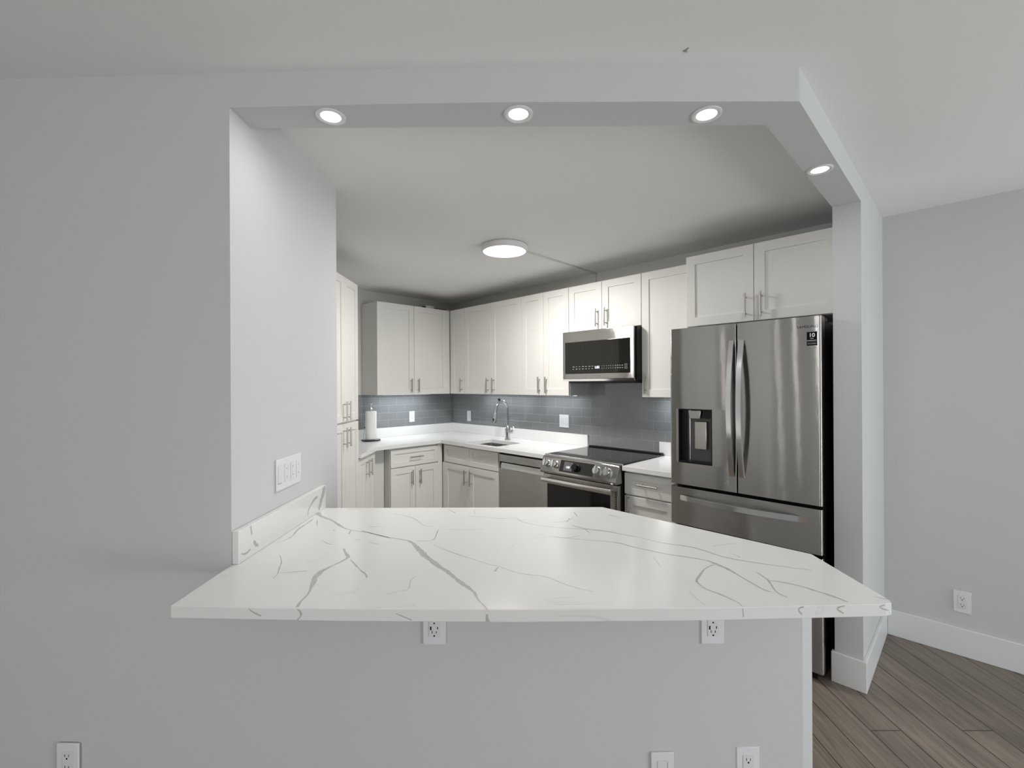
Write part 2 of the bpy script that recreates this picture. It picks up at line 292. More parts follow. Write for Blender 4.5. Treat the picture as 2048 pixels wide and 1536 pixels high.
TOPV=[[[-0.5879,1.537,0.0066],[-0.5634,1.4953,0.0097],[-0.5422,1.4612,0.0094],[-0.5467,1.4289,0.0077],[-0.5652,1.3929,0.0066],[-0.5827,1.3493,0.0116],[-0.5841,1.3171,0.0142],[-0.5704,1.2653,0.0095],[-0.5612,1.2329,0.004],[-0.5525,1.1948,0.0051],[-0.5545,1.1589,0.005],[-0.5491,1.1304,0.0061]],[[-0.5279,1.4394,0.0031],[-0.4985,1.3976,0.0036],[-0.4688,1.3582,0.0064],[-0.4404,1.3254,0.0063],[-0.4297,1.2987,0.0017]],[[-0.7756,1.4795,0.0025],[-0.7387,1.4247,0.0018],[-0.7199,1.3691,0.0035],[-0.7015,1.3267,0.0017],[-0.7006,1.2999,0.0011]],[[-0.7006,1.3359,0.0014],[-0.6664,1.345,0.0023],[-0.6246,1.3514,0.0023]],[[-0.8457,1.596,0.0017],[-0.8268,1.6226,0.0028],[-0.8237,1.6688,0.0043],[-0.8421,1.7316,0.0067],[-0.8405,1.8093,0.0047],[-0.8448,1.8833,0.0041]],[[-0.8635,1.9697,0.0191],[-0.8241,1.9109,0.0103],[-0.7609,1.8643,0.008],[-0.7272,1.8201,0.0118],[-0.6653,1.7536,0.006],[-0.6313,1.7298,0.0045],[-0.5637,1.7063,0.0037],[-0.5103,1.6763,0.0029],[-0.4578,1.6404,0.0028]],[[-0.6313,1.7298,0.0037],[-0.6246,1.6846,0.0065]],[[-0.8205,1.8649,0.0032],[-0.7853,1.7789,0.0031]],[[-0.6984,1.7227,0.0037],[-0.6956,1.7381,0.003]],[[-0.6997,1.6216,0.0014],[-0.6597,1.5815,0.0027],[-0.6331,1.5724,0.0017]],[[-0.5886,1.7206,0.0053],[-0.5572,1.7044,0.0048],[-0.4919,1.6578,0.0047],[-0.4082,1.6243,0.0037],[-0.3734,1.6063,0.0091],[-0.3329,1.5309,0.0138],[-0.2904,1.4623,0.0157],[-0.2452,1.3929,0.0142],[-0.2129,1.3543,0.01],[-0.1816,1.312,0.0096],[-0.1569,1.2722,0.0093],[-0.1291,1.2348,0.0091],[-0.1128,1.2094,0.0068],[-0.1005,1.1709,0.0033],[-0.0804,1.1348,0.0045],[-0.0727,1.115,0.0044]],[[-0.3559,1.6097,0.0018],[-0.3187,1.6059,0.0023],[-0.2905,1.618,0.0027],[-0.2983,1.6982,0.0043],[-0.298,1.7342,0.0029]],[[-0.2881,1.5714,0.0013],[-0.239,1.5224,0.0017],[-0.1872,1.4763,0.0029],[-0.1453,1.4471,0.0012],[-0.0878,1.3987,0.0016],[-0.0557,1.3853,0.002],[-0.0085,1.341,0.0015],[0.0315,1.3227,0.0015],[0.0854,1.3107,0.0015],[0.1252,1.2655,0.0018],[0.1638,1.2336,0.0021],[0.2063,1.2111,0.0014]],[[-0.0554,1.3788,0.0019],[-0.0642,1.3437,0.0046]],[[-0.527,1.9523,0.0017],[-0.4503,1.9085,0.0027],[-0.4012,1.8482,0.0031],[-0.3674,1.7852,0.003],[-0.3275,1.7699,0.0025]],[[-0.2724,1.7381,0.0015],[-0.1997,1.7333,0.002],[-0.1214,1.7367,0.0015]],[[-0.3092,2.0249,0.0023],[-0.262,1.9571,0.0033]],[[-0.2057,1.9134,0.0022],[-0.1178,1.8928,0.0021],[-0.0601,1.873,0.0021],[-0.0036,1.8916,0.0021],[0.0172,1.8441,0.0021],[0.0374,1.8144,0.0031],[0.0903,1.781,0.0025],[0.155,1.7549,0.0025],[0.2319,1.7377,0.0034],[0.2827,1.7291,0.0044]],[[0.1329,1.6472,0.0014],[0.1808,1.6323,0.0023],[0.2341,1.6613,0.0019]],[[0.1472,1.82,0.0015],[0.2032,1.8308,0.0026],[0.2382,1.8891,0.0016]],[[-0.1855,2.0096,0.0017],[-0.1769,1.9306,0.0022]],[[-0.579,1.6203,0.0023],[-0.5556,1.6236,0.0023]],[[-0.5229,1.5987,0.0018],[-0.4797,1.5762,0.0027]],[[-0.5793,1.7722,0.0015],[-0.5322,1.7717,0.002]],[[-0.3433,1.2004,0.001],[-0.312,1.2202,0.001],[-0.2901,1.2252,0.001],[-0.3028,1.2896,0.0022],[-0.2907,1.3125,0.0011]],[[-0.7611,2.0245,0.0017],[-0.6908,2.0209,0.0023]],[[0.2157,1.7846,0.0021],[0.2636,1.7366,0.0071],[0.3391,1.711,0.006],[0.4065,1.6628,0.0039],[0.4504,1.6359,0.0033],[0.4974,1.5848,0.0028],[0.551,1.5637,0.0055],[0.5926,1.5465,0.0054],[0.6246,1.5088,0.0044],[0.6583,1.455,0.0042],[0.6999,1.4258,0.0041],[0.7435,1.4046,0.0037],[0.7857,1.3841,0.0028],[0.8742,1.3485,0.0016]],[[0.1232,1.6574,0.0014],[0.1966,1.6286,0.0019],[0.2749,1.6079,0.0019],[0.3169,1.6003,0.0047],[0.3622,1.5823,0.0055],[0.3902,1.5479,0.0045],[0.4398,1.5133,0.0053],[0.4965,1.474,0.0051],[0.5548,1.4483,0.0051],[0.6001,1.4236,0.0058],[0.6111,1.3985,0.0122],[0.6302,1.3587,0.0079],[0.6423,1.309,0.0046],[0.6536,1.2629,0.0033],[0.6629,1.2179,0.005],[0.677,1.2096,0.0028]],[[0.6028,1.3918,0.004],[0.565,1.3655,0.0032],[0.5266,1.3096,0.0053],[0.505,1.2805,0.0045],[0.5035,1.2525,0.0036],[0.5141,1.2205,0.0025],[0.5331,1.2,0.0049],[0.5461,1.1783,0.0034],[0.5625,1.1472,0.002],[0.5606,1.13,0.002]],[[0.7036,1.3393,0.0016],[0.7076,1.3087,0.0046],[0.709,1.2795,0.0052],[0.697,1.2409,0.0036],[0.688,1.2045,0.0032],[0.701,1.1797,0.0031]],[[0.7114,1.2795,0.0022],[0.744,1.2681,0.003],[0.7802,1.2405,0.0036],[0.7949,1.2194,0.0057],[0.8149,1.194,0.0056],[0.8285,1.1744,0.0041],[0.8375,1.1527,0.0027]],[[0.44,1.4564,0.0008],[0.4357,1.3727,0.0012]],[[0.6654,1.5493,0.0014],[0.7565,1.5777,0.0014]],[[0.2497,1.9682,0.0023],[0.256,1.9028,0.0044]],[[0.2015,1.8119,0.0021],[0.2199,1.8782,0.0022]],[[0.3897,1.927,0.0028],[0.4275,1.881,0.0033]],[[0.4605,1.2156,0.0007],[0.4641,1.1662,0.001],[0.473,1.1339,0.0007]],[[0.9259,1.1837,0.0017],[0.9429,1.1711,0.0034],[0.9579,1.1579,0.0034]],[[0.2626,1.7303,0.003],[0.2763,1.6834,0.0029]],[[0.6984,1.4926,0.0013],[0.7133,1.4473,0.0025]]]
EDGEV=[[[-0.5473,0.9116,0.0026],[-0.5375,0.9034,0.0045],[-0.5376,0.8937,0.0045],[-0.5474,0.8839,0.0026]],[[-0.0745,0.9027,0.0034],[-0.0725,0.8929,0.006],[-0.0717,0.878,0.0077]],[[0.7147,0.9168,0.0026],[0.6973,0.9068,0.0031],[0.7103,0.892,0.0026]],[[0.8197,0.9219,0.0031],[0.7949,0.9067,0.0035],[0.8165,0.8927,0.0026]],[[0.9227,0.9226,0.0026],[0.9031,0.9065,0.0031],[0.9355,0.896,0.0026]],[[0.5597,0.9105,0.0018],[0.5617,0.8896,0.0018]],[[-0.6716,0.9134,0.0013],[-0.6651,0.9036,0.0026],[-0.6389,0.8922,0.0032]],[[-0.2999,0.903,0.0017],[-0.2807,0.8953,0.0021],[-0.2594,0.8868,0.0021]]]
SIDEV=[[[2.0394,1.0176,0.0167],[2.0113,0.9746,0.0225],[1.9748,0.9239,0.0192]],[[1.9651,0.9861,0.0103],[1.9207,0.9804,0.0086],[1.878,0.9535,0.0049],[1.8683,0.9293,0.0035]],[[1.4668,1.0142,0.0055],[1.4723,0.9814,0.0055]],[[1.4831,0.9599,0.0078],[1.4919,0.9418,0.01],[1.5108,0.9351,0.0068]],[[1.4661,0.9383,0.0055],[1.4343,0.9321,0.0075],[1.4152,0.9425,0.0032]]]

# ------------------------------------------------------------------ the room
FRONT = [(-3.3, 1.46), (-1.6, 1.413), (-.8835, 1.400), (-.45, 1.390), (0, 1.386), (.45, 1.391), (.8735, 1.403)]
WX = -1.86
struct('floor', box(B(), -3.5, 5.2, -4.4, 5.7, -.06, 0), M['floor'])
struct('ceiling', box(B(), -3.5, 5.2, -4.4, 5.7, 2.44, 2.5), M['ceil'])
struct('wall_front', prism(B(), FRONT[:3] + [(-.8835, 2.237), (-1.0, 2.237), (-1.0, 1.53), (-3.3, 1.58)], 0, 2.44), M['wall'])
e0 = pq(4.0095, 1.708); e1 = e0 + .115 * Vector((S, S, 0))
leg = e1 + .80 * Vector((-S, S, 0)); leg2 = leg - .115 * Vector((S, S, 0))
struct('wall_half', prism(B(), FRONT[2:6] + [(e0.x, e0.y), (e1.x, e1.y), (leg.x, leg.y), (leg2.x, leg2.y), (.80, 1.505), (-.8835, 1.505)], 0, .882), M['wall'])
b0 = pq(4.0095, .618); b1 = pq(3.897, .618); b2 = pq(3.897, 1.642)
struct('wall_soffit', prism(B(), FRONT[2:6] + [(e0.x, e0.y), (b0.x, b0.y), (b1.x, b1.y), (b2.x, b2.y), (-.8835, 1.514)], 2.332, 2.44), M['wall'])
def pqpoly(l): return [(v.x, v.y) for v in (pq(*a) for a in l)]
struct('wall_pillar', prism(B(), pqpoly([(3.897, .618), (4.0095, .618), (4.0095, -.115), (3.897, -.115)]), 0, 2.44), M['wall'])
struct('wall_right', prism(B(), pqpoly([(3.897, -.115), (8.1, -.115), (8.1, -.235), (3.897, -.235)]), 0, 2.44), M['wall'])
struct('wall_kitchen_right', prism(B(), pqpoly([(-.12, 0), (3.897, 0), (3.897, -.115), (-.12, -.115)]), 0, 2.44), M['kwall'])
struct('wall_kitchen_back', prism(B(), pqpoly([(0, 0), (0, 1.72), (-.12, 1.72), (-.12, 0)]), 0, 2.44), M['kwall'])
struct('wall_kitchen_left', box(B(), WX - .12, WX, 1.55, 4.40, 0, 2.44), M['kwall'])
# living room walls behind the camera, with a window opening in the right one
bm = box(B(), -3.42, -3.3, -4.2, 1.46, 0, 2.44)
struct('wall_living_left', bm, M['wall'])
struct('wall_living_back', box(B(), -3.42, 5.1, -4.32, -4.2, 0, 2.44), M['wall_far'])
bm = B()
box(bm, 4.99, 5.11, -.28, -.14, 0, 2.44); box(bm, 4.99, 5.11, -4.2, -2.52, 0, 2.44); box(bm, 4.99, 5.11, -2.52, -.28, 2.28, 2.44); box(bm, 4.99, 5.11, -2.52, -.28, 0, .1)
struct('wall_living_right', bm, M['wall'])
bm = B()
for y in (-2.52, -1.42, -.32): box(bm, 5.0, 5.06, y, y + .04, .1, 2.28)
box(bm, 5.0, 5.06, -2.52, -.28, .1, .14); box(bm, 5.0, 5.06, -2.52, -.28, 2.24, 2.28)
struct('window_1', bm, M['trim'])
# baseboards
t = .015
struct('baseboard_pillar', prism(B(), pqpoly([(3.884, .604), (3.884, .618 + t), (4.0095 + t, .618 + t), (4.0095 + t, -.10), (4.0095, -.10), (4.0095, .618), (3.897, .618), (3.897, .604)]), 0, .148, bev=.003), M['trim'])
struct('baseboard_right', prism(B(), pqpoly([(4.0095 + t, -.115), (4.0095 + t, -.115 + t), (8.05, -.115 + t), (8.05, -.115)]), 0, .148, bev=.003), M['trim'])
off = [(x, y - t) for x, y in FRONT[:6]] + [(.868, 1.387)]
struct('baseboard_front', prism(B(), off + [(e0.x, e0.y)] + FRONT[:6][::-1], 0, .148, bev=.003), M['trim'])
# tiny chip in the living room ceiling
bm = B()
tube(bm, [(.494, 1.328, 2.4395), (.500, 1.324, 2.438), (.506, 1.314, 2.4395)], [.0012, .0022, .001], 8)
tube(bm, [(.500, 1.324, 2.438), (.508, 1.333, 2.4395)], [.0016, .0008], 8)
tag(obj('ceiling_hook', bm, M['dim']), 'tiny grey hook stuck in the living room ceiling in front of the soffit', 'hook')

# ------------------------------------------------------------------ glass tile backsplashes
bm = box(B(), 0, 3.08, -.008, -.0005, .0025, .351)
o = obj('tile_backsplash', bm, M['tile'], None, pq(.009, 0, 1.016), R(-45))
tag(o, 'glossy grey subway tile backsplash running behind the faucet, range and fridge', 'backsplash')
obj('tile_field', box(B(), 1.978, 2.655, -.008, -.0005, .3512, .52), M['tile'], o)
obj('tile_field', box(B(), 1.978, 2.652, -.008, -.0005, -.10, .0023), M['tile'], o)
bm = box(B(), 0, 1.55, -.008, -.0005, .0025, .351)
tag(obj('tile_backsplash', bm, M['tile'], None, pq(0, 1.56, 1.016), R(45)), 'glossy grey subway tile backsplash behind the paper towel roll', 'backsplash')

# ------------------------------------------------------------------ peninsula counter
def ribbon(bm, pts, to3, mi, step=.006, n=(0, 0, 1)):
    """an irregular vein laid in the stone face"""
    for _ in range(2):
        sm = [pts[0]]
        for a_, b_ in zip(pts, pts[1:]):
            sm += [tuple(.75 * u + .25 * v for u, v in zip(a_, b_)), tuple(.25 * u + .75 * v for u, v in zip(a_, b_))]
        pts = sm + [pts[-1]]
    P3 = []
    for (a0, b0, w0), (a1, b1, w1) in zip(pts, pts[1:]):
        k = max(1, int(math.hypot(a1 - a0, b1 - b0) / step))
        for i in range(k):
            f = i / k; P3.append((a0 + (a1 - a0) * f, b0 + (b1 - b0) * f, w0 + (w1 - w0) * f))
    P3.append(pts[-1])
    prev = None; j0 = j1 = 0
    for i, (a, b, w_) in enumerate(P3):
        a2, b2, _ = P3[min(i + 1, len(P3) - 1)]; a1, b1, _ = P3[max(i - 1, 0)]
        dx, dy = a2 - a1, b2 - b1; l = math.hypot(dx, dy) or 1; nx, ny = -dy / l, dx / l
        j0 = .6 * j0 + random.uniform(-.5, .5); j1 = .6 * j1 + random.uniform(-.5, .5)
        wl = max(.0005, w_ * .62 * (1 + .6 * j0)); wr = max(.0005, w_ * .62 * (1 + .6 * j1))
        if i in (0, len(P3) - 1): wl = wr = .0004
        v0 = bm.verts.new(to3(a + nx * wl, b + ny * wl)); v1 = bm.verts.new(to3(a - nx * wr, b - ny * wr))
        if prev:
            f = bm.faces.new((prev[0], prev[1], v1, v0)); f.material_index = mi; f.normal_update()
            if f.normal.dot(Vector(n)) < 0: f.normal_flip()
        prev = (v0, v1)
FE = [(-.875, 1.139), (-.44, 1.123), (0, 1.117), (.45, 1.123), (.925, 1.143), (.945, 1.150), (.952, 1.168)]
CP = FE + [(.957, 1.477), (.389, 2.046), (-.8825, 2.046), (-.8825, 1.399)]
pen = thing('peninsula_countertop', 'large white quartz peninsula counter with grey veins on the half wall', 'countertop', (0, 0, .914))
def zt(poly): return poly
bm = prism(B(), CP, -.0315, 0, bev=.0022)
for L_ in TOPV: ribbon(bm, L_, lambda a, b: (a, b, .00025), 1)
def fy(x):
    for (x0, y0), (x1, y1) in zip(FE, FE[1:]):
        if x0 <= x <= x1: return y0 + (y1 - y0) * (x - x0) / (x1 - x0)
    return 1.14
for L_ in EDGEV:
    L2 = [(a, max(min(b, .912), .8835) - .914, w_) for a, b, w_ in L_]
    ribbon(bm, L2, lambda a, b: (a, fy(a) - .0003, b), 1, .003, (0, -1, 0))
obj('slab', bm, [M['quartz'], M['vein']], pen, smooth=False)
bm = box(B(), -.8825, -.8625, 1.401, 2.05, .0004, .103, .0015)
for L_ in SIDEV: ribbon(bm, [(a, min(max(b - .914, .003), .1015), w_) for a, b, w_ in L_], lambda a, b: (-.86225, a, b), 1, .004, (1, 0, 0))
obj('side_splash', bm, [M['quartz'], M['vein']], pen, smooth=False)

# ------------------------------------------------------------------ kitchen counters
zc, th = .914, .0315
def rel(o_, l): return [(v[0] - o_[0], v[1] - o_[1]) for v in l]
kc = thing('kitchen_countertop', 'plain white quartz counter around the corner with the sink cut into it', 'countertop', (CX, CY, zc))
poly = pqpoly([(2.018, .002), (2.018, .640), (.645, .640)]) + [(-1.236, 4.043), (-1.236, 3.617), (WX + .002, 3.617), (WX + .002, 4.33)] + pqpoly([(.002, 1.56), (.002, .002)])
sk = [(.985, .255), (1.385, .255), (1.40, .27), (1.40, .56), (1.385, .575), (.985, .575), (.97, .56), (.97, .27)]
cc = (CX, CY)
obj('slab', prism(B(), rel(cc, poly), -th, 0, holes=[rel(cc, pqpoly(sk))]), M['qplain'], kc)
bm = prism(B(), rel(cc, pqpoly([(.022, .0015), (1.984, .0015), (1.984, .022), (.022, .022)])), .0004, .102, bev=.0015)
obj('upstand', bm, M['qplain'], kc)
bm = prism(B(), rel(cc, pqpoly([(.0015, .0015), (.0015, 1.55), (.0215, 1.55), (.0215, .0015)])), .0004, .102, bev=.0015)
obj('upstand', bm, M['qplain'], kc)
kr = thing('kitchen_countertop', 'short plain white quartz counter piece between the range and the fridge', 'countertop', pq(2.716, .64, zc), R(-45))
obj('slab', box(B(), 0, .358, 0, .638, -th, 0, .002), M['qplain'], kr)
obj('upstand', box(B(), -.050, .358, .616, .6375, .0004, .102, .0015), M['qplain'], kr)
# sink
sn = thing('sink', 'undermount stainless steel sink set in the corner counter below the faucet', 'sink', pq(1.185, .415, .70), R(-45))
t_ = bmesh.new()
def rr(hx, hy, r_, z): 
    out = []
    for cx_, cy_, a0 in ((hx - r_, hy - r_, 0), (-hx + r_, hy - r_, 90), (-hx + r_, -hy + r_, 180), (hx - r_, -hy + r_, 270)):
        out += [(cx_ + r_ * math.cos(R(a0 + 18 * k)), cy_ + r_ * math.sin(R(a0 + 18 * k)), z) for k in range(6)]
    return out
rings = [[t_.verts.new(c) for c in rr(hx, hy, r_, z)] for hx, hy, r_, z in ((.235, .18, .03, .182), (.214, .159, .02, .182), (.212, .157, .02, .02), (.195, .14, .03, .0), (.04, .04, .039, -.003), (.04, .04, .039, -.006), (.235, .18, .03, -.006), (.235, .18, .03, .182))]
for a, b in zip(rings, rings[1:]):
    for j in range(24): t_.faces.new((a[j], a[(j + 1) % 24], b[(j + 1) % 24], b[j]))
bmesh.ops.remove_doubles(t_, verts=t_.verts[:], dist=1e-5); bmesh.ops.recalc_face_normals(t_, faces=t_.faces[:])
obj('basin', t_, M['sinkm'], sn)
obj('drain', lathe(B(), [(0, -.004), (.03, -.004), (.038, .001), (.04, .002), (.04, -.005), (0, -.006)]), M['steelc'], sn)
# faucet (local -y points at the sink)
fc = thing('faucet', 'tall brushed nickel gooseneck faucet standing behind the sink', 'faucet', pq(1.115, .165, zc), R(-45))
obj('body', lathe(B(), [(0, 0), (.031, 0), (.031, .006), (.026, .012), (.024, .06), (.027, .075), (.027, .105), (.021, .125), (.014, .14), (0, .14)]), M['chrome'], fc)
pts = [(0, 0, .13), (0, 0, .30)]
for k in range(1, 15):
    a = PI * k / 15 * .93; pts.append((0, -.078 + .078 * math.cos(a), .30 + .088 * math.sin(a)))
pts.append((0, -.1575, .27))
obj('spout', tube(B(), pts, .0125, 16), M['chrome'], fc)
hd = obj('spray_head', tube(B(), [(0, -.1565, .280), (0, -.166, .235), (0, -.176, .185), (0, -.178, .172)], [.0145, .0165, .0215, .020], 18), M['chrome'], fc)
obj('button', box(B(), -.006, .006, -.197, -.186, .195, .225, .003), M['black'], hd)
obj('magnet_knob', lathe(tube(B(), [(0, -.098, .385), (-.006, -.106, .398)], .005, 10), [(0, .39), (.011, .393), (.014, .402), (.011, .412), (0, .414)], (-.007, -.108, .004), 16), M['black'], fc)
bm = tube(B(), [(.015, 0, .088), (.05, -.004, .086), (.072, -.006, .085)], [.019, .019, .017], 16)
tube(bm, [(.070, -.006, .085), (.083, -.004, .105), (.075, .004, .135), (.055, .012, .155)], [.010, .008, .0065, .005], 12)
obj('lever_handle', bm, M['chrome'], fc)
# paper towels
hp = Vector((-1.445, 4.515, zc))
ph = thing('paper_towel_holder', 'brushed metal paper towel holder standing on the corner counter', 'paper towel holder', hp)
bm = prism(B(), [(.082 * math.cos(a), .082 * math.sin(a)) for a in (2 * PI * k / 36 for k in range(36))], .0, .012, bev=.003)
obj('base', bm, M['nickel'], ph)
obj('base_ring', tube(B(), [(.088 * math.cos(a), .088 * math.sin(a), .007) for a in (2 * PI * k / 40 for k in range(41))], .0055, 8), M['black'], ph)
obj('rod', tube(B(), [(0, 0, .01), (0, 0, .33)], .007, 12), M['nickel'], ph)
obj('finial', lathe(B(), [(0, .305), (.016, .305), (.017, .312), (.011, .325), (.0085, .345), (.0115, .358), (.008, .367), (0, .369)], seg=24), M['chrome'], ph)
obj('tension_arm', tube(B(), [(-.078, .018, .01), (-.080, .018, .045), (-.066, .010, .12), (-.057, .004, .20)], .0032, 8), M['nickel'], ph)
obj('arm_tip', lathe(B(), [(0, -.006), (.006, -.003), (.006, .006), (0, .01)], (-.064, .008, .13), 12), M['black'], ph)
bm = lathe(B(), [(.0165, .018), (.053, .018), (.0545, .024), (.0545, .286), (.053, .292), (.0165, .292), (.0165, .018)], seg=48)
tag(obj('paper_towel_roll', bm, M['paper'], None, hp), 'white paper towel roll on the metal holder in the corner', 'paper towels')

# ------------------------------------------------------------------ cabinets
def door_bm(x0, x1, z0, z1, rail=.057, y=0., th_=.019, rec=.008):
    bm = B(); t = bmesh.new()
    X, Z = (x0, x0 + rail, x1 - rail, x1), (z0, z0 + rail, z1 - rail, z1)
    def ring(xa, xb, za, zb, yy): return [t.verts.new((a, yy, b)) for a, b in ((xa, za), (xb, za), (xb, zb), (xa, zb))]
    e = .0018
    rs = [ring(x0, x1, z0, z1, y + th_), ring(x0, x1, z0, z1, y + e), ring(x0 + e, x1 - e, z0 + e, z1 - e, y),
          ring(X[1], X[2], Z[1], Z[2], y), ring(X[1] + .001, X[2] - .001, Z[1] + .001, Z[2] - .001, y + rec)]
    for a, b in zip(rs, rs[1:]):
        for j in range(4): t.faces.new((a[j], a[(j + 1) % 4], b[(j + 1) % 4], b[j]))
    t.faces.new(rs[-1]); t.faces.new(rs[0][::-1])
    bmesh.ops.recalc_face_normals(t, faces=t.faces[:]); join(bm, t); return bm
def handle_bm(x, z, ln=.142, vert=True, so=.031):
    bm = B(); h = ln / 2; c = .048
    if vert:
        tube(bm, [(x, -so, z - h), (x, -so, z + h)], .006, 16)
        for s in (-1, 1): tube(bm, [(x, .0, z + s * c), (x, -so, z + s * c)], .0045, 10)
    else:
        tube(bm, [(x - h, -so, z), (x + h, -so, z)], .006, 16)
        for s in (-1, 1): tube(bm, [(x + s * c, .0, z), (x + s * c, -so, z)], .0045, 10)
    return bm
def cabinet(label, loc, rz, wd, dp, z0, z1, fronts, group=None, toe=None, name='wall_cabinet', cat='cabinet', stiles=(), body_x=None):
    """fronts: (kind, x0, x1, z0, z1, handle) handle = (x, z, vertical)"""
    c = thing(name, label, cat, loc, rz, group)
    bm = B(); bx0, bx1 = body_x or (0, wd)
    box(bm, bx0, bx1, .0205, dp, z0, z1, .001, 1)
    obj('body', bm, M['carc'] if name == 'wall_cabinet' else M['cab'], c)
    if toe: obj('toe_kick', box(B(), bx0 + .002, bx1 - .002, .075, dp, .0, z0 - .0005), M['toe'], c)
    for a, b in stiles: obj('corner_stile', box(B(), a, b, .003, .0204, z0, z1), M['cab'], c)
    for k, x0, x1, a, b, h in fronts:
        d = obj(k, door_bm(x0, x1, a, b, .057 if b - a > .25 else .042), M['cab'], c)
        if h: obj('handle', handle_bm(*h[:2], vert=h[2]), M['nickel'], d)
    return c
g = .0015
UB, UT = 1.368, 2.287
GU = 'white shaker wall cabinets'; GB = 'white shaker base cabinets'
AR = R(-45); BR = R(45)
def two(w_, z0, z1, hz, xm=None, off=.042):
    xm = xm or w_ / 2
    return [('door', g, xm - g, z0 + g, z1 - g, (xm - off, hz, True)), ('door', xm + g, w_ - g, z0 + g, z1 - g, (xm + off, hz, True))]
hz = UB + .095
CABS = []
CABS.append(cabinet('two-door white wall cabinet above the paper towel roll', pq(.320, 1.156), BR, .836, .318, UB, UT, two(.836, UB, UT, hz, .418), GU, stiles=[(.836, .874)]))
CABS.append(cabinet('narrow single-door white wall cabinet right in the inside corner', pq(.3245, .278), AR, .2505, .276, UB, UT, [('door', .010, .2505 - g, UB + g, UT - g, (.208, hz, True))], GU, body_x=(-.02, .2505), stiles=[(-.004, .0085)]))
CABS.append(cabinet('two-door white wall cabinet above the faucet', pq(.5755, .278), AR, .845, .276, UB, UT, two(.845, UB, UT, hz, .4235), GU))
CABS.append(cabinet('two-door white wall cabinet directly left of the microwave', pq(1.421, .278), AR, .560, .276, UB, UT, two(.560, UB, UT, hz, .274), GU))
CABS.append(cabinet('short two-door white wall cabinet on top of the microwave', pq(1.9825, .278), AR, .679, .276, 1.9, UT, two(.679, 1.9, UT, 1.9 + .098, .333), GU))
CABS.append(cabinet('tall single-door white wall cabinet between microwave and fridge', pq(2.663, .278), AR, .404, .276, UB, UT, [('door', g, .404 - g, UB + g, UT - g, (.032, UB + .10, True))], GU))
cabinet('deep two-door white cabinet over the fridge', pq(3.069, .428), AR, .826, .426, 1.834, 2.291, two(.826, 1.834, 2.291, 1.834 + .095, .409), GU)
# small gadget lying on top of the corner cabinet
gd = thing('cable_adapter', 'small grey adapter with black ends lying on top of the wall cabinet in the corner', 'adapter', pq(.21, .47, UT), BR)
obj('casing', box(B(), -.055, .045, -.02, .02, .0, .045, .006), M['race'], gd)
obj('black_plug', box(B(), -.095, -.056, -.014, .012, .0, .03, .006), M['black'], gd)
obj('cord', tube(B(), [(.045, 0, .02), (.075, -.05, .012), (.11, -.075, .009), (.16, -.08, .007)], .006, 8), M['black'], gd)
# tall pantry and the left base cabinet (faces look right, along +X)
PX = -1.256; LR = R(90)
pf = []
w_ = .69; xm = .405
for a, b, hz_ in ((.105, 1.185, 1.185 - .098), (1.195, 2.27, 1.195 + .085)): pf += two(w_, a, b, hz_, xm, .036)
cabinet('tall white pantry cabinet with four doors beside the left wall', (PX, 2.922, 0), LR, w_, .60, .10, 2.273, pf, None, True, 'pantry_cabinet')
cabinet('two-door white base cabinet under the counter next to the pantry', (PX - .004, 3.616, 0), LR, .435, .56, .10, .882, two(.435, .10, .875, .875 - .105, .222, .038), GB, True, 'base_cabinet')
# run under the paper towels
bf = [('drawer', .004, .53, .700, .866, (.268, .782, False))] + [('door', .004, .266, .108, .690, (.222, .690 - .100, True)), ('door', .269, .53, .108, .690, (.313, .690 - .100, True))]
cabinet('white base cabinet with one drawer over two doors below the paper towels', pq(.620, 1.188), BR, .582, .615, .10, .882, bf, GB, True, 'base_cabinet', stiles=[(.5315, .582)])
bm = prism(B(), pqpoly([(.508, 1.19), (.508, 1.36), (.49, 1.36), (.49, 1.19)]), .10, .882, bev=.001)
tag(obj('filler_panel', bm, M['carc']), 'narrow plain white filler panel in the angle between two base cabinets', 'panel')
# sink base
wS = .824
sf = [('drawer_front', .027, .4185, .700, .866, None), ('drawer_front', .4215, wS - g, .700, .866, None)]
sf += [('door', .027, .4185, .108, .690, (.4185 - .040, .690 - .100, True)), ('door', .4215, wS - g, .108, .690, (.4215 + .040, .690 - .100, True))]
sb = cabinet('white sink base cabinet with two false drawer fronts over two doors', pq(.6245, .605), AR, wS, .60, .10, .69, sf, GB, True, 'base_cabinet', body_x=(-.02, wS), stiles=[(-.0045, .0255)])
obj('upper_rail', box(B(), -.02, wS, .0205, .026, .6905, .882), M['cab'], sb)
# drawer base between range and fridge
rf = [('drawer', g, .368 - g, .722, .866, (.185, .80, False)), ('door', g, .368 - g, .108, .712, (.034, .652, True))]
cabinet('white base cabinet with one drawer over one door between range and fridge', pq(2.712, .605), AR, .368, .60, .10, .882, rf, GB, True, 'base_cabinet')

# ------------------------------------------------------------------ dishwasher
dw = thing('dishwasher', 'stainless steel dishwasher built in left of the range', 'dishwasher', pq(1.4525, .600), AR)
wd = .560
obj('tub', box(B(), .004, wd - .004, .03, .58, .10, .868), M['gasket'], dw)
obj('toe_plate', box(B(), .004, wd - .004, .06, .10, .0, .098), M['black'], dw)
obj('control_strip', box(B(), .002, wd - .002, .0, .03, .795, .858, .003), M['steel'], dw)
dd = obj('door', box(B(), .002, wd - .002, .0, .03, .105, .735, .003), M['steel'], dw)
obj('handle_recess', box(B(), .002, wd - .002, .018, .03, .736, .794), M['black'], dw)
bm = prism(B(), [(-.004, .736), (.012, .736), (.016, .752), (.012, .782), (.006, .786), (-.006, .760)], .03, wd - .03, axes=lambda a, b, c: (c, a, b), bev=.0015)
obj('pocket_handle', bm, M['steelc'], dw)
